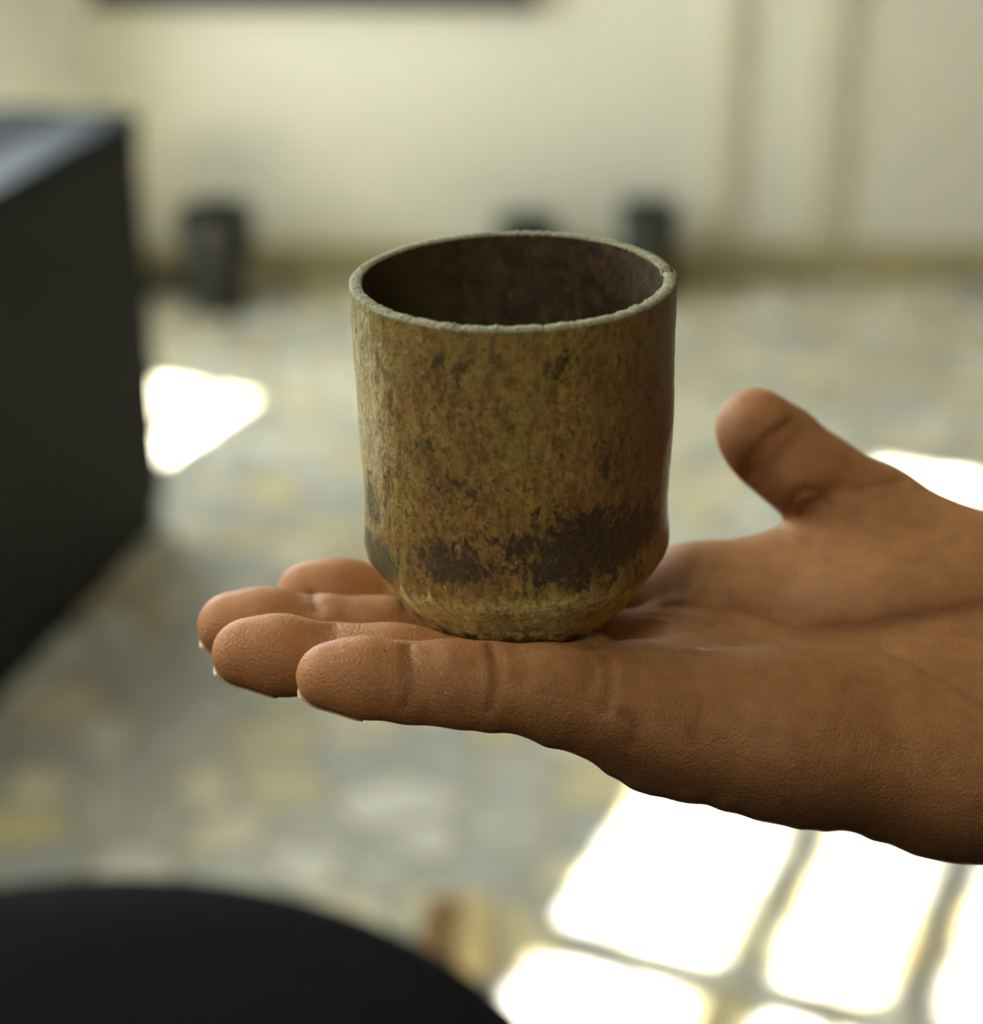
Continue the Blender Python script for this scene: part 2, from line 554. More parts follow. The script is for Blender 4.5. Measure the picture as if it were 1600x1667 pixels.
vessel('vessel', (0.076, 3.84, 0), [(0.050, 0), (0.054, 0.004), (0.053, 0.06), (0.055, 0.12), (0.055, 0.168)], 0.005, M_VES2,
       'shorter dark vessel by the wall whose top shows just above the cup rim')
vessel('vessel', (0.337, 3.84, 0), [(0.048, 0), (0.052, 0.004), (0.050, 0.05), (0.051, 0.12), (0.053, 0.20)], 0.005, M_VES2,
       'taller dark vessel by the wall behind the side of the cup rim')

# dark bar on the floor between the cabinet and the waisted vessel
bar = bmesh.new()
add_box(bar, (-0.10, -0.022, 0.0), (0.10, 0.022, 0.030), 0.006)
add_box(bar, (-0.10, -0.026, 0.030), (0.10, 0.026, 0.038), 0.003)
bo = bm_obj('bar', bar, M_VES)
bo.location = (-0.755, 3.86, 0.0)
tag(bo, 'low dark bar on the floor between the cabinet and the waisted vessel', 'bar')

# dark board on the far wall, its lower edge just in view
M_BOARD = simple('slate_paint', (0.045, 0.048, 0.052, 1), 0.45, 0.4, 0.2, 10)
bd = empty('wall_board', (-0.37, FAR_Y, 0.60))
box_obj('panel', (-0.44, -0.022, 0.03), (0.44, -0.001, 0.67), M_BOARD, bd, 0.002)
for lo, hi in (((-0.46, -0.034, 0.0), (0.46, -0.001, 0.03)), ((-0.46, -0.034, 0.67), (0.46, -0.001, 0.70)),
               ((-0.46, -0.034, 0.03), (-0.44, -0.001, 0.67)), ((0.44, -0.034, 0.03), (0.46, -0.001, 0.67))):
    box_obj('frame', lo, hi, M_BOARD, bd, 0.003)
tag(bd, 'dark board on the cream wall with only its lower edge in view', 'board')

# ------------------------------------------------------------------ round black stool
M_LEATHER = simple('black_leather', (0.0025, 0.0025, 0.0024, 1), 0.75, 0.03, 0.3, 60, 0.25)
M_STEEL = simple('black_steel', (0.02, 0.02, 0.02, 1), 0.35, 0.5, 0.2, 20)
st = empty('round_stool', (-0.253, 0.725, 0))
R = 0.336
bm_obj('seat', lathe(bmesh.new(), [(0, 0.502), (0.10, 0.503), (0.20, 0.506), (0.26, 0.507), (R - 0.03, 0.503), (R - 0.012, 0.492), (R, 0.472), (R + 0.001, 0.455), (R - 0.004, 0.436), (R - 0.02, 0.424), (0, 0.424)], 96), M_LEATHER, st, True)
bm_obj('piping', lathe(bmesh.new(), [(R - 0.001 + 0.005 * math.cos(a), 0.462 + 0.005 * math.sin(a)) for a in [k * math.pi / 4 for k in range(8)]], 96, True), M_LEATHER, st, True)
bm_obj('column', lathe(bmesh.new(), [(0.06, 0.424), (0.06, 0.41), (0.028, 0.40), (0.028, 0.05), (0.05, 0.03), (0.05, 0.025)], 32), M_STEEL, st, True)
bm_obj('base', lathe(bmesh.new(), [(0, 0.03), (0.10, 0.028), (0.19, 0.016), (0.2, 0.020), (0.2, 0.014), (0, 0.014)], 64), M_STEEL, st, True)
tag(st, 'round padded black stool in the lower corner of the view', 'stool')

# wooden offcut standing on the floor behind the stool
M_BROWN = simple('brown_wood', (0.20, 0.105, 0.025, 1), 0.45, 0.4, 0.3, 40)
M_PALE = simple('sunlit_wood', (0.58, 0.46, 0.22, 1), 0.6, 0.3, 0.15, 60)  # sunlit side of the wood, its brightness put into the colour
wb_p = floor_at(752, 1540)
wbk = empty('wooden_block', (wb_p.x, wb_p.y, 0), math.radians(-3))
box_obj('block', (-0.045, -0.062, 0.0), (0.0, 0.05, 0.030), M_BROWN, wbk, 0.003)
box_obj('sunlit_edge', (0.0, -0.062, 0.0), (0.026, 0.062, 0.032), M_PALE, wbk, 0.005)
tag(wbk, 'small brown and pale wooden block on the floor beside the black stool', 'block')
# ------------------------------------------------------------------ the hand (modelled in millimetres from the lens)
GO = np.array([-66.0, 268.0, -238.0])
GH = 0.65
GN = np.array([int(275 / GH), int(128 / GH), int(122 / GH)])
gx = [(GO[i] + GH * np.arange(GN[i])).astype(np.float32) for i in range(3)]
BIG = np.float32(40.0)

class Field:
    def __init__(self):
        self.f = np.full(tuple(GN), BIG, np.float32)
    def sub(self, lo, hi):
        sl = []
        for i in range(3):
            a = int(max(0, math.floor((lo[i] - GO[i]) / GH)))
            b = int(min(GN[i], math.ceil((hi[i] - GO[i]) / GH) + 1))
            if b <= a:
                return None
            sl.append(slice(a, b))
        return tuple(sl)

def smin(a, b, k):
    if k <= 0:
        return np.minimum(a, b)
    h = np.maximum(k - np.abs(a - b), 0) / k
    return np.minimum(a, b) - h * h * k * 0.25

def grid(sl):
    return gx[0][sl[0]][:, None, None], gx[1][sl[1]][None, :, None], gx[2][sl[2]][None, None, :]

def cone(F, a, b, ra, rb, k, squash=None):
    """round cone from a to b blended into F; squash=(axis vector, factor) widens it across that axis"""
    a, b = np.asarray(a, float), np.asarray(b, float)
    m = max(ra, rb) * (1.35 if squash else 1.0) + k + 4
    sl = F.sub(np.minimum(a, b) - m, np.maximum(a, b) + m)
    if sl is None:
        return
    X, Y, Z = grid(sl)
    ba = b - a
    L2 = float(ba @ ba) + 1e-9
    px, py, pz = X - a[0], Y - a[1], Z - a[2]
    t = np.clip((px * ba[0] + py * ba[1] + pz * ba[2]) / L2, 0, 1)
    dx, dy, dz = px - t * ba[0], py - t * ba[1], pz - t * ba[2]
    if squash:
        n, fac = squash
        dn = dx * n[0] + dy * n[1] + dz * n[2]
        q = dx * dx + dy * dy + dz * dz + dn * dn * (fac * fac - 1)
    else:
        q = dx * dx + dy * dy + dz * dz
    d = np.sqrt(np.maximum(q, 0)) - (ra + (rb - ra) * t)
    F.f[sl] = smin(F.f[sl], d.astype(np.float32), k)

def blob(F, c, R, k):
    """ellipsoid with semi-axes R along x, y, z"""
    c = np.asarray(c, float)
    R = np.asarray(R, float)
    sl = F.sub(c - R - k - 3, c + R + k + 3)
    if sl is None:
        return
    X, Y, Z = grid(sl)
    p = np.sqrt(((X - c[0]) / R[0]) ** 2 + ((Y - c[1]) / R[1]) ** 2 + ((Z - c[2]) / R[2]) ** 2)
    g = np.sqrt(((X - c[0]) / R[0] ** 2) ** 2 + ((Y - c[1]) / R[1] ** 2) ** 2 + ((Z - c[2]) / R[2] ** 2) ** 2) + 1e-6
    d = p * (p - 1) / g
    F.f[sl] = smin(F.f[sl], d.astype(np.float32), k)

def dent(F, pts, depth, width):
    """press a soft groove (depth > 0) or raise a ridge (depth < 0) along a polyline"""
    for a, b in zip(pts[:-1], pts[1:]) if len(pts) > 1 else ((pts[0], pts[0]),):
        pass
    P = np.array(pts, float)
    m = width * 2.6 + 1
    sl = F.sub(P.min(0) - m, P.max(0) + m)
    if sl is None:
        return
    X, Y, Z = grid(sl)
    best = None
    for a, b in zip(P[:-1], P[1:]) if len(P) > 1 else [(P[0], P[0] + 1e-3)]:
        ba = b - a
        t = np.clip(((X - a[0]) * ba[0] + (Y - a[1]) * ba[1] + (Z - a[2]) * ba[2]) / float(ba @ ba + 1e-9), 0, 1)
        q = (X - a[0] - t * ba[0]) ** 2 + (Y - a[1] - t * ba[1]) ** 2 + (Z - a[2] - t * ba[2]) ** 2
        best = q if best is None else np.minimum(best, q)
    F.f[sl] += (depth * np.exp(-best / (width * width))).astype(np.float32)

V = lambda u, v, Y: at(u, v, Y)
# finger joints, tip to knuckle: (u, v, distance ahead, radius)
FINGERS = {
    'little': [(534, 1103, 297, 5.6), (600, 1107, 297, 6.9), (668, 1112, 297, 7.3), (803, 1117, 297, 7.9), (985, 1140, 299, 9.0), (1130, 1175, 303, 10.5)],
    'ring':   [(398, 1065, 313, 6.1), (460, 1070, 313, 7.2), (545, 1076, 313, 7.2), (730, 1094, 313, 8.0), (960, 1108, 316, 9.0), (1120, 1135, 319, 10.5)],
    'middle': [(372, 1020, 329, 6.2), (436, 1024, 329, 7.3), (520, 1026, 329, 7.3), (730, 1052, 330, 8.2), (950, 1062, 333, 9.2), (1120, 1075, 335, 10.5)],
    'index':  [(496, 967, 345, 5.9), (560, 972, 345, 7.1), (650, 982, 345, 7.2), (800, 1005, 347, 8.0), (980, 1005, 350, 9.0), (1110, 990, 352, 10.0)],
}
HF = Field()
# palm: metacarpals, heel, thumb mound, little-finger mound
wrist = [V(1725, 1215, 308), V(1725, 1195, 318), V(1725, 1165, 330), V(1725, 1140, 341)]
for name, w in zip(('little', 'ring', 'middle', 'index'), wrist):
    u, v, Y, r = FINGERS[name][-1]
    cone(HF, V(u, v, Y), w, r, 15.0, 10)
cone(HF, V(930, 1140, 301), V(1080, 1176, 304), 9.0, 12.2, 6)            # little-finger edge of the palm
cone(HF, V(1080, 1176, 304), V(1280, 1200, 303), 12.2, 14.6, 8)
cone(HF, V(1280, 1200, 303), V(1560, 1248, 306), 14.6, 16.2, 10)
cone(HF, V(1560, 1248, 306), V(1790, 1270, 312), 16.2, 17.5, 12)
cone(HF, V(1600, 975, 345), V(1405, 872, 357), 15.0, 12.5, 12)            # thumb mound
cone(HF, V(1600, 985, 345), V(1790, 1090, 340), 15.0, 15.0, 14)
blob(HF, V(1520, 1010, 336), (26, 14, 13), 10)
cone(HF, V(1200, 1020, 344), V(1460, 1020, 342), 9.5, 11.0, 14)
cone(HF, V(1290, 945, 355), V(1130, 955, 354), 9.0, 9.5, 10)             # pad under the index finger
cone(HF, V(1290, 945, 355), V(1420, 905, 356), 9.0, 11.0, 9)
# forearm out of the picture
arm0, arm1 = V(1740, 1180, 322), V(2560, 1420, 318)
cone(HF, arm0, V(1990, 1255, 320), 21.5, 22.5, 16, (np.array([0, 0.35, 0.94]), 1.12))
cone(HF, V(1990, 1255, 320), arm1, 22.5, 31.0, 10)
# soften the palm so its mounds run into each other
def blur(f, r):
    for ax in range(3):
        p = [(0, 0)] * 3; p[ax] = (r + 1, r)
        c = np.cumsum(np.pad(f, p, mode='edge').astype(np.float64), axis=ax)
        n = f.shape[ax]
        a_ = np.take(c, range(2 * r + 1, 2 * r + 1 + n), axis=ax); b_ = np.take(c, range(0, n), axis=ax)
        f = ((a_ - b_) / (2 * r + 1)).astype(np.float32)
    return f
HF.f = blur(blur(HF.f, 5), 5) + np.float32(0.25)
# fingers
FF = Field()
for name, J in FINGERS.items():
    one = Field()
    P = [V(u, v, Y) for u, v, Y, r in J]
    R_ = [r for *_, r in J]
    for i in range(len(P) - 1):
        cone(one, P[i], P[i + 1], R_[i], R_[i + 1], 2.0)
    up = np.array([0, -0.15, 0.98])
    # soft pads on the palm side between the joints
    blob(one, (P[0] + P[1]) / 2 * 0.5 + P[1] * 0.5 + up * 1.6, (9.5, R_[1] * 0.86, R_[1] * 0.86), 4)
    mid = (P[2] + P[3]) / 2
    blob(one, mid + up * 1.0, (np.linalg.norm(P[3] - P[2]) * 0.42, R_[2] * 0.92, R_[2] * 0.96), 4)
    mid = (P[3] + P[4]) / 2
    blob(one, mid + up * 1.0, (np.linalg.norm(P[4] - P[3]) * 0.40, R_[3] * 0.95, R_[3] * 1.0), 4)
    FF.f = smin(FF.f, one.f, 0.9)
HF.f = smin(HF.f, FF.f, 5.5)
# thumb
TH = Field()
T = [(1226, 690, 366, 7.0), (1262, 728, 366, 9.4), (1330, 782, 364, 9.6), (1425, 846, 361, 11.2), (1600, 965, 347, 14.5)]
TP = [V(u, v, Y) for u, v, Y, r in T]
for i in range(len(T) - 1):
    cone(TH, TP[i], TP[i + 1], T[i][3], T[i + 1][3], 3.0)
blob(TH, V(1230, 706, 362), (7.6, 7.6, 8.6), 5)
blob(TH, V(1300, 775, 360), (8.5, 7.5, 7.5), 4)
HF.f = smin(HF.f, TH.f, 3.2)

# the skin gives way under the cup: nothing of the hand reaches into it
cx, cy, cz = 5.5, 335.0, -172.2
sl = HF.sub((cx - 40, cy - 40, cz - 8), (cx + 40, cy + 40, cz + 40))
X, Y, Z = grid(sl)
rad = np.sqrt((X - cx) ** 2 + (Y - cy) ** 2)
dside = (rad - (23.9 + np.clip((Z - cz) / 11.8, 0, 1) * 7.2)) * 0.86
dcup = np.maximum(dside, cz - Z)
HF.f[sl] = -smin(-HF.f[sl], (dcup - 0.1).astype(np.float32), 1.5)

# ---- march a view ray onto the field to find a surface point
def field_at(p):
    q = (np.asarray(p) - GO) / GH
    i = np.floor(q).astype(int)
    if (i < 0).any() or (i >= GN - 1).any():
        return 20.0
    t = q - i
    c = HF.f[i[0]:i[0] + 2, i[1]:i[1] + 2, i[2]:i[2] + 2]
    c = c[0] * (1 - t[0]) + c[1] * t[0]
    c = c[0] * (1 - t[1]) + c[1] * t[1]
    return float(c[0] * (1 - t[2]) + c[1] * t[2])
def on_skin(u, v):
    d = ray(u, v)
    n = d / np.linalg.norm(d)
    s = 285.0
    for _ in range(400):
        f = field_at(n * s)
        if f < 0.05:
            return n * s
        s += max(0.2, min(f, 4.0) * 0.6)
        if s > 520:
            return None
    return None
def crease(px, depth, width, ext=0.0):
    pts = []
    for (u0, v0), (u1, v1) in zip(px[:-1], px[1:]):
        n = max(2, int(math.hypot(u1 - u0, v1 - v0) / 5))
        for k in range(n):
            pts.append(on_skin(u0 + (u1 - u0) * k / n, v0 + (v1 - v0) * k / n))
    pts.append(on_skin(*px[-1]))
    pts = [p for p in pts if p is not None]
    CREASES.append((pts, depth, width))
    if len(pts) > 1:
        dent(HF, pts[::3] + pts[-1:], depth * 1.2, width)
CREASES = []
# joints of the little finger
crease([(664, 1050), (669, 1080), (668, 1120), (660, 1150)], 1.0, 0.7)
crease([(655, 1054), (656, 1090), (652, 1120)], 0.35, 0.6)
crease([(800, 1050), (807, 1080), (807, 1120), (798, 1158)], 1.1, 0.75)
crease([(815, 1056), (818, 1090), (812, 1120)], 0.3, 0.6)
crease([(986, 1066), (993, 1095), (992, 1130), (984, 1160)], 0.6, 1.1)
crease([(955, 1066), (968, 1084), (966, 1110)], 0.35, 0.9)
# ring, middle and index joints: a broad dip and a thin line
crease([(538, 1018), (543, 1024), (546, 1030)], 1.2, 2.4)
crease([(541, 1020), (546, 1026), (548, 1032)], 0.7, 0.8)
crease([(504, 966), (510, 974), (514, 986)], 1.3, 2.6)
crease([(505, 966), (512, 978), (514, 990)], 0.7, 0.8)
crease([(632, 924), (634, 940), (630, 955)], 1.0, 2.4)
# palm lines
crease([(1600, 985), (1500, 1000), (1400, 1022), (1330, 1020), (1250, 995), (1170, 985), (1085, 985)], 1.0, 2.6)
crease([(1600, 985), (1500, 1001), (1400, 1022), (1340, 1022)], 0.9, 0.9)
crease([(1250, 995), (1170, 985), (1085, 985)], 0.6, 0.8)
crease([(1085, 1000), (1140, 1015), (1230, 1035), (1330, 1052)], 0.6, 1.6)
crease([(960, 1052), (1010, 1040), (1060, 1040), (1140, 1055)], 0.9, 1.5)
crease([(1000, 1040), (1050, 1020), (1100, 1012), (1150, 1030)], 0.7, 1.4)
crease([(1030, 1046), (1075, 1050), (1130, 1062)], 0.5, 0.8)
crease([(1060, 1000), (1110, 1003), (1160, 1016)], 0.6, 0.8)
crease([(1330, 1025), (1420, 1040), (1500, 1085), (1570, 1130)], 0.5, 2.2)
crease([(1150, 960), (1160, 985), (1200, 1010)], 0.4, 1.4)
crease([(1200, 985), (1290, 1020), (1350, 1024)], 0.6, 0.9)
crease([(1500, 1090), (1560, 1120), (1600, 1150)], 0.4, 1.0)
crease([(1010, 1160), (1035, 1180), (1030, 1215)], 0.35, 1.0)
crease([(1125, 1190), (1140, 1165), (1130, 1210)], 0.3, 1.0)
# thumb joints and web
crease([(1212, 778), (1220, 748), (1248, 712), (1292, 682)], 0.9, 0.75)
crease([(1226, 770), (1238, 742), (1264, 716)], 0.4, 0.7)
crease([(1286, 836), (1292, 808), (1310, 797), (1332, 800)], 0.8, 0.8)
crease([(1302, 842), (1310, 822), (1330, 812), (1350, 818)], 0.5, 0.8)
crease([(1350, 800), (1400, 796), (1460, 782)], 0.5, 1.8)
crease([(1400, 794), (1435, 786), (1470, 780)], 0.5, 0.8)
crease([(1345, 812), (1362, 840), (1360, 860)], 0.35, 1.4)
# fine folds on the knuckle side of the hand
rg = np.random.default_rng(5)
for (u, v) in ((748, 1184), (790, 1192), (832, 1206), (884, 1216), (930, 1236), (985, 1258), (1030, 1276), (1060, 1288), (1100, 1294), (1128, 1296), (1180, 1305), (1240, 1322), (1310, 1344), (1345, 1356), (1420, 1370), (1500, 1386)):
    p = on_skin(u, v - 9)
    if p is not None:
        dent(HF, [p + np.array([0, -3, -1.5]), p + np.array([0.5, 5, -5])], -0.5 + rg.uniform(-0.2, 0.2), 2.4)

# ---- naive surface nets
def surface_nets(f, origin, h):
    ins = f < 0
    c = ins[:-1, :-1, :-1].astype(np.int8)
    tot = np.zeros_like(c)
    for dx in (0, 1):
        for dy in (0, 1):
            for dz in (0, 1):
                tot += ins[dx:ins.shape[0] - 1 + dx, dy:ins.shape[1] - 1 + dy, dz:ins.shape[2] - 1 + dz]
    act = np.argwhere((tot > 0) & (tot < 8))
    idx = np.full(c.shape, -1, np.int64)
    idx[tuple(act.T)] = np.arange(len(act))
    corner = [(dx, dy, dz) for dx in (0, 1) for dy in (0, 1) for dz in (0, 1)]
    val = {k: f[act[:, 0] + k[0], act[:, 1] + k[1], act[:, 2] + k[2]] for k in corner}
    acc = np.zeros((len(act), 3))
    cnt = np.zeros(len(act))
    for a in corner:
        for ax in range(3):
            if a[ax] == 0:
                b = list(a); b[ax] = 1; b = tuple(b)
                va, vb = val[a], val[b]
                m = (va < 0) != (vb < 0)
                t = np.where(m, va / np.where(m, va - vb, 1), 0)
                p = np.array(a, float)[None, :].repeat(len(act), 0)
                p[:, ax] += t
                acc += p * m[:, None]
                cnt += m
    verts = (act + acc / cnt[:, None]) * h + origin
    quads = []
    for ax in range(3):
        o1, o2 = [(1, 2), (2, 0), (0, 1)][ax]
        sl0 = [slice(None)] * 3; sl1 = [slice(None)] * 3
        sl0[ax] = slice(0, -1); sl1[ax] = slice(1, None)
        A, B = ins[tuple(sl0)], ins[tuple(sl1)]
        e = np.argwhere(A != B)
        ok = (e[:, o1] > 0) & (e[:, o2] > 0) & (e[:, o1] < c.shape[o1]) & (e[:, o2] < c.shape[o2])
        e = e[ok]
        flip = A[tuple(e.T)]
        def at_(d1, d2):
            q = e.copy(); q[:, o1] -= d1; q[:, o2] -= d2
            return idx[tuple(q.T)]
        q = np.stack([at_(1, 1), at_(0, 1), at_(0, 0), at_(1, 0)], 1)
        q[~flip] = q[~flip][:, ::-1]
        quads.append(q)
    quads = np.concatenate(quads)
    return verts, quads[(quads >= 0).all(1)]
hv, hq = surface_nets(HF.f, GO, GH)
# one relaxing pass keeps the skin smooth
for lam in (0.45,):
    acc = np.zeros_like(hv); cnt = np.zeros(len(hv))
    for i in range(4):
        j = (i + 1) % 4
        np.add.at(acc, hq[:, i], hv[hq[:, j]]); np.add.at(cnt, hq[:, i], 1)
        np.add.at(acc, hq[:, j], hv[hq[:, i]]); np.add.at(cnt, hq[:, j], 1)
    hv = hv * (1 - lam) + acc / np.maximum(cnt, 1)[:, None] * lam
HAND_O = at(1700, 1180, 322) / 1000.0 + np.array([0, 0, CAM_H])
me = bpy.data.meshes.new('hand')
vv = hv / 1000.0 + np.array([0, 0, CAM_H]) - HAND_O
me.from_pydata(vv.tolist(), [], hq.tolist())
me.polygons.foreach_set('use_smooth', [True] * len(me.polygons))
# skin tint: pinker at finger ends, darker along the crease lines
pink = np.zeros(len(hv)); line = np.zeros(len(hv))
for name, J in FINGERS.items():
    tip = V(*J[0][:3])
    pink = np.maximum(pink, np.exp(-((hv - tip) ** 2).sum(1) / 13.0 ** 2))
pink = np.maximum(pink, 0.9 * np.exp(-((hv - TP[0]) ** 2).sum(1) / 15.0 ** 2))
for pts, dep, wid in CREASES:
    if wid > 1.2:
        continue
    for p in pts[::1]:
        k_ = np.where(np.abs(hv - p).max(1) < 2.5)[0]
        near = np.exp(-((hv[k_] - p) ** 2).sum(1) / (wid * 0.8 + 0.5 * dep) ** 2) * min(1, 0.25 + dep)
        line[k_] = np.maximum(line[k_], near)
fn_ = np.cross(hv[hq[:, 1]] - hv[hq[:, 0]], hv[hq[:, 3]] - hv[hq[:, 0]])
vn = np.zeros_like(hv)
for i in range(4):
    np.add.at(vn, hq[:, i], fn_)
vn /= np.linalg.norm(vn, axis=1)[:, None] + 1e-9
back = np.clip((vn @ np.array([0.0, -0.30, -0.95]) + 0.0) / 0.6, 0, 1) * np.clip((hv[:, 0] + 10) / 40.0, 0.25, 1)   # tan and painted shade on the hand's downward side
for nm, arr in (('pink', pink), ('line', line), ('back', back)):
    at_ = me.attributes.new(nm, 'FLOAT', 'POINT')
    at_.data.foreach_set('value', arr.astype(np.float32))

def skin_mat():
    m, nt, b = new_mat('skin')
    co = objco(nt)
    big = noise(nt, co, 45, 4)
    mid = noise(nt, co, 240, 4)
    fine = noise(nt, co, 1500, 3)
    base = ramp(nt, big, [(0.3, SKIN_A), (0.7, SKIN_B)])
    blot = ramp(nt, mid, [(0.3, (0.82, 0.77, 0.72, 1)), (0.7, (1.04, 1.03, 1.02, 1))])
    c = mixc(nt, 1.0, base, blot, 'MULTIPLY')
    a1 = nt.nodes.new('ShaderNodeAttribute'); a1.attribute_name = 'pink'
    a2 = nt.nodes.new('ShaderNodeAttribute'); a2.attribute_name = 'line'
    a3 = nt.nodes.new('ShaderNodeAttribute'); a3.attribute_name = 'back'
    c = mixc(nt, math_n(nt, 'MULTIPLY', a3.outputs['Fac'], 0.9), c, SKIN_BACK_SHADE)
    c = mixc(nt, math_n(nt, 'MULTIPLY', a1.outputs['Fac'], 0.55), c, SKIN_PINK)
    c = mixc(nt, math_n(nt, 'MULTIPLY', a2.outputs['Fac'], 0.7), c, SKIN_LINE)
    nt.links.new(c, b.inputs['Base Color'])
    b.inputs['Roughness'].default_value = 0.58
    b.inputs['Specular IOR Level'].default_value = 0.3
    b.inputs['Subsurface Weight'].default_value = 0.18
    b.inputs['Subsurface Radius'].default_value = (1.0, 0.35, 0.18)
    b.inputs['Subsurface Scale'].default_value = 0.004
    h = math_n(nt, 'ADD', math_n(nt, 'MULTIPLY', mid, 0.7), math_n(nt, 'MULTIPLY', fine, 0.5))
    vs = nt.nodes.new('ShaderNodeTexVoronoi'); vs.inputs['Scale'].default_value = 900; vs.feature = 'DISTANCE_TO_EDGE'
    nt.links.new(objco(nt, (1.0, 1.6, 1.0)), vs.inputs['Vector'])
    h = math_n(nt, 'ADD', h, math_n(nt, 'MULTIPLY', math_n(nt, 'MINIMUM', vs.outputs['Distance'], 0.25), 1.2))
    bump(nt, b, h, 0.5, 0.0007)
    return m
SKIN_A, SKIN_B = (0.31, 0.132, 0.039, 1), (0.395, 0.180, 0.057, 1)
SKIN_PINK, SKIN_LINE, SKIN_BACK_SHADE = (0.50, 0.200, 0.068, 1), (0.20, 0.070, 0.020, 1), (0.13, 0.055, 0.018, 1)  # last one carries painted shade besides the tan
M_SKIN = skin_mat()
person = empty('person', (0.48, 0.03, 0.014))
tag(person, 'person holding out a bare right hand, palm up, with the cup on it', 'person')
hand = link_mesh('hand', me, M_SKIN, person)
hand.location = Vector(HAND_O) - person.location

# nails: thin curved plates on the knuckle side of each finger end
M_NAIL = simple('nail', (0.52, 0.34, 0.18, 1), 0.35, 0.5, 0.08, 200)
def nail(tip, nxt, down, length=7.0, half=0.7, free=0.7):
    tip, nxt = np.asarray(tip), np.asarray(nxt)
    ax = tip - nxt; ax /= np.linalg.norm(ax)
    dn = np.asarray(down, float); dn -= ax * (dn @ ax); dn /= np.linalg.norm(dn)
    sd = np.cross(ax, dn)
    rows_def = [(-length * (1 - k / 5), 0.0) for k in range(5)] + [(0.0, math.radians(p)) for p in (0, 15, 30, 44, 56)]
    NV = 8
    b = bmesh.new()
    lay = []
    for off in (0.30, -0.15):
        rows = []
        for i, (x, ph) in enumerate(rows_def):
            row = []
            for j in range(NV + 1):
                t = (j / NV - 0.5) * 2 * half * (0.82 if i == 0 else 1.0) * (1 - 0.25 * ph)
                d = (dn * math.cos(ph) + ax * math.sin(ph)) * math.cos(t) + sd * math.sin(t)
                o = tip + ax * x
                sdist = 2.0
                while field_at(o + d * sdist) < 0.0 and sdist < 16:
                    sdist += 0.1
                p = o + d * (sdist + off)
                if i == len(rows_def) - 1:
                    p = p + (ax * 0.8 + dn * 0.25) * free
                row.append(b.verts.new(p / 1000.0))
            rows.append(row)
        lay.append(rows)
    NU = len(rows_def) - 1
    for rows in lay:
        for i in range(NU):
            for j in range(NV):
                b.faces.new((rows[i][j], rows[i + 1][j], rows[i + 1][j + 1], rows[i][j + 1]))
    A, B = lay
    for i in range(NU):
        b.faces.new((A[i][0], A[i + 1][0], B[i + 1][0], B[i][0])); b.faces.new((A[i][NV], A[i + 1][NV], B[i + 1][NV], B[i][NV]))
    for j in range(NV):
        b.faces.new((A[0][j], A[0][j + 1], B[0][j + 1], B[0][j])); b.faces.new((A[NU][j], A[NU][j + 1], B[NU][j + 1], B[NU][j]))
    bmesh.ops.recalc_face_normals(b, faces=b.faces)
    bmesh.ops.translate(b, verts=b.verts, vec=Vector((0, 0, CAM_H)) - Vector(HAND_O))
    return bm_obj('fingernail', b, M_NAIL, hand, True)
for name, J in FINGERS.items():
    nail(V(*J[0][:3]), V(*J[2][:3]), (0, 0.1, -1))
nail(TP[0], TP[1], (0.15, 1.0, -0.3), 8.0, 0.7, 0.0)
# ------------------------------------------------------------------ the cup
from mathutils import noise as mnoise
CUP_BASE = Vector((0.0055, 0.335, CAM_H - 0.1722))
HC, RT, RB, RC, ZC, WT = 0.0672, 0.0309, 0.0306, 0.0236, 0.0118, 0.0023
cup = empty('cup', CUP_BASE)
cup.rotation_euler = (math.radians(0.0), math.radians(-1.2), 0)
tag(cup, 'worn mottled brown metal cup with a chamfered base standing on the palm', 'cup')
def wob(a, z, amp, sc_):
    return amp * mnoise.noise(Vector((math.cos(a) * sc_, math.sin(a) * sc_, z * sc_ * 30)))
def outer(r, z, a):
    rr = r
    rr += wob(a, z, 0.0004, 1.3) + wob(a, z * 2, 0.00012, 6)
    if z < ZC + 0.004:                      # hammered facets of the lower edge
        k = 9
        fac = abs(((a * k / (2 * math.pi) + 0.3 * math.sin(3 * a)) % 1.0) - 0.5) * 2
        rr -= 0.0007 * fac * min(1.0, (ZC + 0.004 - z) / 0.006) * (1 if z > 0.0008 else 0.8)
        rr += wob(a, z, 0.0006, 5)
    return rr, z
def zfn(a):
    return wob(a, 3.0, 0.00045, 3.0)
prof = [(0, 0.0010), (RC - 0.006, 0.0009), (RC - 0.0022, 0.0), (RC - 0.0006, 0.0004), (RC + 0.0002, 0.0016)]
for k in range(1, 8):
    t = k / 8
    prof.append((RC + (RB - RC) * (t ** 0.9) , 0.0016 + (ZC - 0.0016) * t))
prof += [(RB - 0.0001, ZC), (RB + 0.0001, ZC + 0.0012)]
for k in range(1, 24):
    t = k / 24
    z = ZC + 0.0012 + (HC - 0.0012 - ZC - 0.0012) * t
    waist = -0.0005 * math.exp(-((z - 0.024) / 0.009) ** 2)
    prof.append((RB + (RT - RB) * t + waist, z))
prof.append((RT, HC - 0.0005))
SEG = 180
bm = lathe(bmesh.new(), prof, SEG, fn=outer)
body = bm_obj('body', bm, None, cup, True)
inner = [(0, 0.0035), (RC - 0.005, 0.0036), (RC - 0.002, 0.005), (RB - WT, ZC + 0.002)]
for k in range(1, 12):
    t = k / 12
    inner.append((RB - WT + (RT - RB) * t, ZC + 0.002 + (HC - 0.0012 - ZC - 0.002) * t))
inner.append((RT - WT, HC - 0.0004))
inn = bm_obj('inner_wall', lathe(bmesh.new(), inner, SEG, fn=lambda r, z, a: (r + wob(a, z, 0.0004, 1.3), z)), None, cup, True)
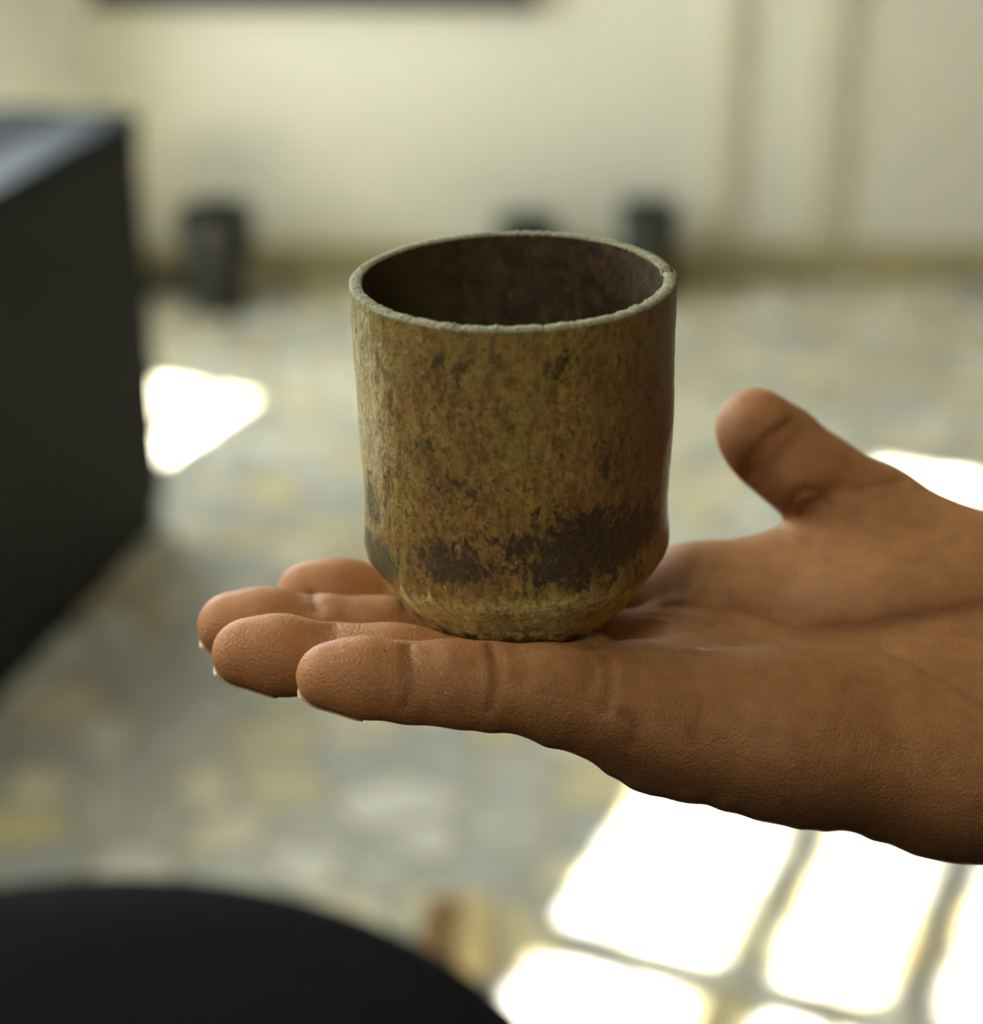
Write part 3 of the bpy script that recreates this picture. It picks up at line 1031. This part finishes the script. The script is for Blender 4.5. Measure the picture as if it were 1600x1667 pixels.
# lip: a rough sawn ring with a small nick
def lip(r, z, a):
    rr = r + wob(a, 0, 0.0004, 1.3)
    zz = z
    if z > HC - 0.0006:
        zz += wob(a, 5, 0.00028, 40) + wob(a, 9, 0.00022, 14)
        rr += wob(a, 7, 0.00022, 34)
        d = (a - math.radians(6) + math.pi) % (2 * math.pi) - math.pi
        zz -= 0.0011 * math.exp(-(d / 0.05) ** 2)
    return rr, zz
lipp = [(RT - WT + 0.0002, HC - 0.0012), (RT - WT - 0.0001, HC - 0.0004), (RT - WT + 0.0002, HC), (RT - WT * 0.5, HC + 0.00005), (RT - 0.0004, HC - 0.00005), (RT + 0.0001, HC - 0.0005), (RT - 0.0002, HC - 0.0012)]
rim = bm_obj('rim', lathe(bmesh.new(), lipp, 720, close=True, fn=lip), None, cup, True)

def cup_mat(inside=False):
    m, nt, b = new_mat('cup_inside' if inside else 'aged_cup')
    S = 1000.0
    co = objco(nt, (S, S, S))
    stret = objco(nt, (S, S, S * 0.45))
    n1 = noise(nt, stret, 0.11, 5, 0.6, 0.3)       # broad clouds
    n2 = noise(nt, co, 0.30, 6, 0.65, 0.4)         # blotches
    n3 = noise(nt, co, 1.1, 5, 0.65)               # grain
    n4 = noise(nt, co, 0.55, 3, 0.5, 0.8)          # pits
    sep = nt.nodes.new('ShaderNodeSeparateXYZ')
    nt.links.new(co, sep.inputs[0])
    X, Z = sep.outputs['X'], sep.outputs['Z']
    if inside:
        c = ramp(nt, n2, [(0.30, lin(38, 26, 14)), (0.5, lin(66, 47, 24)), (0.68, lin(86, 66, 32))])
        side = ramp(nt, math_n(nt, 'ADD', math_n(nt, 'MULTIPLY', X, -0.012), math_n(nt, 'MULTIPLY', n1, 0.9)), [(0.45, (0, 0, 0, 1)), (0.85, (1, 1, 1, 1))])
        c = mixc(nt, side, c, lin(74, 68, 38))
        nt.links.new(c, b.inputs['Base Color'])
        b.inputs['Roughness'].default_value = 0.6
        b.inputs['Specular IOR Level'].default_value = 0.3
        bump(nt, b, n3, 0.4, 0.0006)
        return m
    n5 = noise(nt, objco(nt, (S, S, S * 0.6), (40, 7, 3)), 0.42, 8, 0.72, 0.3)   # ragged detail
    n6 = noise(nt, objco(nt, (S, S, S * 0.22), (5, 21, 3)), 0.55, 5, 0.65)         # upright streaks
    BW_ = lambda v: (v, v, v, 1)
    def stain(cx, cz, rx, rz, amp, lo, hi, top):
        """soft-edged ragged patch at (cx, cz) on the wall of the cup"""
        ex = math_n(nt, 'POWER', math_n(nt, 'ABSOLUTE', math_n(nt, 'DIVIDE', math_n(nt, 'SUBTRACT', X, cx), rx)), 2.0)
        ez = math_n(nt, 'POWER', math_n(nt, 'ABSOLUTE', math_n(nt, 'DIVIDE', math_n(nt, 'SUBTRACT', Z, cz), rz)), 2.0)
        f = math_n(nt, 'SUBTRACT', 1.0, math_n(nt, 'ADD', ex, ez))
        f = math_n(nt, 'ADD', math_n(nt, 'MULTIPLY', f, 0.5), math_n(nt, 'MULTIPLY', math_n(nt, 'SUBTRACT', n5, 0.5), amp))
        return ramp(nt, f, [(lo, BW_(0)), (hi, BW_(top))])
    c = ramp(nt, n5, [(0.30, lin(74, 52, 26)), (0.43, lin(106, 78, 40)), (0.54, lin(128, 100, 54)), (0.70, lin(148, 122, 70))])
    c = mixc(nt, ramp(nt, n1, [(0.42, BW_(0)), (0.58, BW_(0.7))]), c, mixc(nt, n2, lin(96, 84, 36), lin(138, 120, 58)))
    rust = noise(nt, objco(nt, (S, S, S), (13, 4, 8)), 0.24, 7, 0.68, 0.5)
    c = mixc(nt, ramp(nt, rust, [(0.52, BW_(0)), (0.64, BW_(0.7))]), c, lin(112, 68, 36))
    c = mixc(nt, stain(2, 38, 9, 9, 2.2, 0.45, 0.70, 0.75), c, lin(156, 112, 40))
    # streaks running down the wall
    c = mixc(nt, ramp(nt, n6, [(0.50, BW_(0)), (0.66, BW_(0.55))]), c, lin(66, 50, 26))
    c = mixc(nt, ramp(nt, n6, [(0.30, BW_(0.45)), (0.42, BW_(0))]), c, lin(150, 132, 84))
    # browner flank
    c = mixc(nt, stain(27, 44, 17, 34, 1.4, 0.10, 0.45, 0.6), c, lin(82, 58, 32))
    # pale flank: window sheen painted into the colour
    c = mixc(nt, stain(-31, 44, 9, 34, 1.3, 0.05, 0.50, 0.85), c, lin(168, 160, 130))
    # burnt patches
    dk = mixc(nt, n3, lin(44, 36, 24), lin(60, 48, 28))
    for cx_, cz_, rx_, rz_ in ((-12, 60, 9, 5), (-9, 55, 6, 5), (-17, 42, 5, 5), (-12, 36, 9, 9), (8, 30, 8, 5), (18, 40, 6, 9), (-4, 26, 12, 5), (10, 60, 10, 4)):
        c = mixc(nt, stain(cx_, cz_, rx_, rz_, 3.0, 0.46, 0.66, 0.9), c, dk)
    c = mixc(nt, ramp(nt, n4, [(0.64, BW_(0)), (0.70, BW_(0.8))]), c, lin(48, 40, 24))
    # tarnish above the chamfer
    tar = mixc(nt, ramp(nt, n3, [(0.3, BW_(0)), (0.7, BW_(1))]), lin(36, 28, 26), lin(58, 44, 34))
    c = mixc(nt, stain(13, 23, 20, 10, 2.3, 0.10, 0.30, 0.95), c, tar)
    c = mixc(nt, stain(-11, 20, 13, 6.5, 2.8, 0.20, 0.42, 0.9), c, tar)
    grn = mixc(nt, n3, lin(40, 42, 28), lin(70, 70, 46))
    c = mixc(nt, stain(-27, 15, 4.5, 7, 1.6, 0.20, 0.36, 0.92), c, grn)
    c = mixc(nt, stain(-28, 26, 2.5, 7, 2.2, 0.28, 0.45, 0.85), c, grn)
    # pale band worn along the chamfer
    zb = math_n(nt, 'ADD', Z, math_n(nt, 'MULTIPLY', math_n(nt, 'SUBTRACT', n5, 0.5), 15.0))
    zb = math_n(nt, 'ADD', zb, math_n(nt, 'MULTIPLY', math_n(nt, 'POWER', math_n(nt, 'ABSOLUTE', X), 2.0), 0.006))
    band = ramp(nt, math_n(nt, 'DIVIDE', zb, 20.0), [(0.09, BW_(0)), (0.18, BW_(0.95)), (0.62, BW_(0.95)), (0.72, BW_(0))])
    c = mixc(nt, band, c, mixc(nt, ramp(nt, n5, [(0.35, BW_(0)), (0.62, BW_(1))]), lin(128, 112, 58), lin(190, 180, 124)))
    c = mixc(nt, stain(-19, 8, 8, 6, 2.0, 0.22, 0.45, 0.85), c, lin(186, 178, 136))
    foot = ramp(nt, math_n(nt, 'DIVIDE', zb, 20.0), [(0.03, BW_(0.95)), (0.12, BW_(0))])
    c = mixc(nt, foot, c, lin(46, 38, 22))
    # fine grime all over
    gr = noise(nt, objco(nt, (S, S, S * 0.7), (3, 33, 17)), 0.75, 9, 0.78, 0.2)
    c = mixc(nt, ramp(nt, gr, [(0.48, BW_(0)), (0.61, BW_(0.55))]), c, lin(58, 44, 24))
    # scattered bright grit
    sp = noise(nt, objco(nt, (S, S, S), (71, 3, 9)), 1.5, 2, 0.5)
    c = mixc(nt, ramp(nt, sp, [(0.73, BW_(0)), (0.77, BW_(0.7))]), c, lin(172, 150, 92))
    c = mixc(nt, 1.0, c, ramp(nt, n3, [(0.3, (1.15, 1.1, 0.92, 1)), (0.7, (2.05, 1.95, 1.55, 1))]), 'MULTIPLY')
    nt.links.new(c, b.inputs['Base Color'])
    b.inputs['Roughness'].default_value = 0.42
    nt.links.new(ramp(nt, n3, [(0.3, (0.36, 0.36, 0.36, 1)), (0.7, (0.6, 0.6, 0.6, 1))]), b.inputs['Roughness'])
    b.inputs['Specular IOR Level'].default_value = 0.55
    bump(nt, b, math_n(nt, 'ADD', math_n(nt, 'MULTIPLY', n4, 0.6), math_n(nt, 'MULTIPLY', n3, 0.6)), 0.5, 0.0007)
    return m
body.data.materials.append(cup_mat())
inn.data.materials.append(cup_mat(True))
def lip_mat():
    m, nt, b = new_mat('sawn_lip')
    co = objco(nt, (1000, 1000, 1000))
    n = noise(nt, co, 1.6, 5, 0.7)
    g = noise(nt, co, 0.09, 3)
    c = ramp(nt, n, [(0.28, lin(92, 88, 60)), (0.55, lin(150, 145, 112)), (0.75, lin(206, 202, 170))])
    c = mixc(nt, ramp(nt, g, [(0.45, (0, 0, 0, 1)), (0.7, (0.6, 0.6, 0.6, 1))]), c, lin(140, 134, 82))
    nt.links.new(c, b.inputs['Base Color'])
    b.inputs['Roughness'].default_value = 0.7
    bump(nt, b, n, 0.7, 0.0008)
    return m
rim.data.materials.append(lip_mat())

# ------------------------------------------------------------------ the rest of the person, out of the picture beside the lens
def use_grid(lo, hi, h):
    global GO, GH, GN, gx
    GO = np.array(lo, float); GH = h
    GN = np.array([int((hi[i] - lo[i]) / h) for i in range(3)])
    gx = [(GO[i] + GH * np.arange(GN[i])).astype(np.float32) for i in range(3)]
def skin_of(name, F, mat):
    v, q = surface_nets(F.f, GO, GH)
    for lam in (0.5, 0.5):
        acc = np.zeros_like(v); cnt = np.zeros(len(v))
        for i in range(4):
            j = (i + 1) % 4
            np.add.at(acc, q[:, i], v[q[:, j]]); np.add.at(cnt, q[:, i], 1)
            np.add.at(acc, q[:, j], v[q[:, i]]); np.add.at(cnt, q[:, j], 1)
        v = v * (1 - lam) + acc / np.maximum(cnt, 1)[:, None] * lam
    m_ = bpy.data.meshes.new(name)
    m_.from_pydata((v / 1000.0 - np.array(person.location)).tolist(), [], q.tolist())
    m_.polygons.foreach_set('use_smooth', [True] * len(m_.polygons))
    return link_mesh(name, m_, mat, person)
M_SHIRT = simple('dark_cloth', (0.018, 0.017, 0.018, 1), 0.9, 0.2, 0.3, 60, 0.3)
M_TROUSER = simple('dark_denim', (0.014, 0.016, 0.022, 1), 0.9, 0.2, 0.3, 60, 0.3)
M_SHOE = simple('dark_shoe', (0.02, 0.016, 0.012, 1), 0.6, 0.4, 0.2, 40)
M_HAIR = simple('dark_hair', (0.012, 0.009, 0.007, 1), 0.6, 0.4, 0.4, 150, 0.4)
M_FACE = simple('face_skin', (0.40, 0.20, 0.09, 1), 0.5, 0.4, 0.08, 60)
M_EYE = simple('eye', (0.5, 0.48, 0.44, 1), 0.2, 0.5, 0.05, 60)
q3 = lambda *a: np.array(a, float) * 1000.0
use_grid(q3(0.15, -0.32, 0.66), q3(0.70, 0.42, 1.40), 9.0)
S_ = Field()
cone(S_, q3(.485, .045, .74), q3(.475, .015, .95), 118, 112, 30, (np.array([1., 0, 0]), 1.35))
cone(S_, q3(.475, .015, .95), q3(.465, .03, 1.13), 112, 128, 40, (np.array([1., 0, 0]), 1.4))
cone(S_, q3(.465, -.10, 1.22), q3(.465, .17, 1.22), 58, 58, 50)
cone(S_, q3(.46, .03, 1.22), q3(.455, .03, 1.30), 70, 56, 30)
cone(S_, q3(.460, .19, 1.225), q3(.37, .312, .985), 58, 48, 30)
cone(S_, q3(.37, .312, .985), q3(.20, .318, 1.028), 47, 37, 14)
cone(S_, q3(.47, -.13, 1.225), q3(.50, -.18, .975), 57, 46, 30)
cone(S_, q3(.50, -.18, .975), q3(.455, -.185, .80), 45, 36, 14)
skin_of('shirt', S_, M_SHIRT)
use_grid(q3(0.30, -0.22, 0.06), q3(0.68, 0.28, 0.90), 9.0)
S_ = Field()
cone(S_, q3(.485, -.02, .78), q3(.485, .08, .78), 104, 104, 30)
for yy in (-.055, .115):
    cone(S_, q3(.49, yy, .76), q3(.475, yy, .43), 88, 60, 20)
    cone(S_, q3(.475, yy, .43), q3(.50, yy, .09), 60, 50, 15)
skin_of('trousers', S_, M_TROUSER)
for yy in (-.055, .115):
    use_grid(q3(0.25, yy - .08, -0.01), q3(0.62, yy + .08, 0.15), 6.0)
    S_ = Field()
    cone(S_, q3(.52, yy, .062), q3(.33, yy, .044), 46, 28, 10, (np.array([0, 0, 1.]), 1.0))
    cone(S_, q3(.51, yy, .06), q3(.50, yy, .11), 44, 42, 10)
    Z = gx[2][None, None, :]
    S_.f = np.maximum(S_.f, (15.5 - Z).astype(np.float32))
    skin_of('shoe', S_, M_SHOE)
use_grid(q3(0.28, -0.12, 1.20), q3(0.60, 0.18, 1.60), 4.0)
S_ = Field()
cone(S_, q3(.46, .03, 1.24), q3(.445, .03, 1.36), 52, 50, 20)
blob(S_, q3(.435, .03, 1.46), (92, 72, 92), 20)
blob(S_, q3(.395, .03, 1.40), (56, 52, 62), 25)
cone(S_, q3(.345, .03, 1.448), q3(.326, .03, 1.412), 9, 13, 12)
for sy in (-1, 1):
    blob(S_, q3(.445, .03 + sy * .074, 1.425), (18, 8, 30), 4)
    dent(S_, [q3(.348, .03 + sy * .030, 1.448)], 9.0, 14.0)
cone(S_, q3(.341, .014, 1.372), q3(.341, .046, 1.372), 7, 7, 6)
cone(S_, q3(.340, .016, 1.362), q3(.340, .044, 1.362), 7, 7, 5)
skin_of('head', S_, M_FACE)
for sy in (-1, 1):
    b = bmesh.new()
    bmesh.ops.create_uvsphere(b, u_segments=16, v_segments=10, radius=0.0115)
    bmesh.ops.translate(b, verts=b.verts, vec=Vector((.364, .03 + sy * .030, 1.447)) - Vector(person.location))
    eye = bm_obj('eye', b, M_EYE, person, True)
    b = bmesh.new()
    bmesh.ops.create_uvsphere(b, u_segments=16, v_segments=10, radius=0.0055)
    bmesh.ops.translate(b, verts=b.verts, vec=Vector((.3575, .03 + sy * .030, 1.4465)) - Vector(person.location))
    bm_obj('iris', b, M_HAIR, eye, True)
S_ = Field()
blob(S_, q3(.447, .03, 1.472), (97, 79, 92), 10)
cone(S_, q3(.49, .03, 1.44), q3(.50, .03, 1.36), 56, 40, 20)
X, Y, Z = gx[0][:, None, None], gx[1][None, :, None], gx[2][None, None, :]
S_.f = np.maximum(S_.f, (0.8 * ((1478 - Z) - 1.1 * (X - 372)) + 0 * Y).astype(np.float32))
skin_of('hair', S_, M_HAIR)
use_grid(q3(0.34, -0.26, 0.58), q3(0.52, -0.12, 0.84), 4.0)
S_ = Field()
cone(S_, q3(.465, -.185, .83), q3(.445, -.185, .765), 29, 25, 8)
blob(S_, q3(.436, -.187, .715), (34, 17, 44), 14)
for k, (dx, L) in enumerate(((-.030, .062), (-.011, .074), (.009, .072), (.027, .058))):
    a_ = q3(.434 + dx, -.187, .69)
    cone(S_, a_, a_ + q3(-.004, .004, -L * .55), 9.0, 8.5, 3)
    cone(S_, a_ + q3(-.004, .004, -L * .55), a_ + q3(-.004, .018, -L), 8.5, 7.2, 3)
cone(S_, q3(.415, -.183, .735), q3(.392, -.170, .70), 12, 9.5, 8)
cone(S_, q3(.392, -.170, .70), q3(.386, -.160, .668), 9.5, 8, 3)
skin_of('left_hand', S_, M_FACE)
# dark floor cover added out of view to cut light bouncing up
M_RUG = simple('dark_rug', (0.028, 0.022, 0.018, 1), 0.95, 0.1, 0.35, 80, 0.5)
added_rug = box_obj('added_rug', (-1.55, -0.9, 0.0035), (1.9, 1.20, 0.0140), M_RUG, None, 0.004)
tag(added_rug, 'large dark floor cover added under the black stool to cut bounce light', 'added_rug')
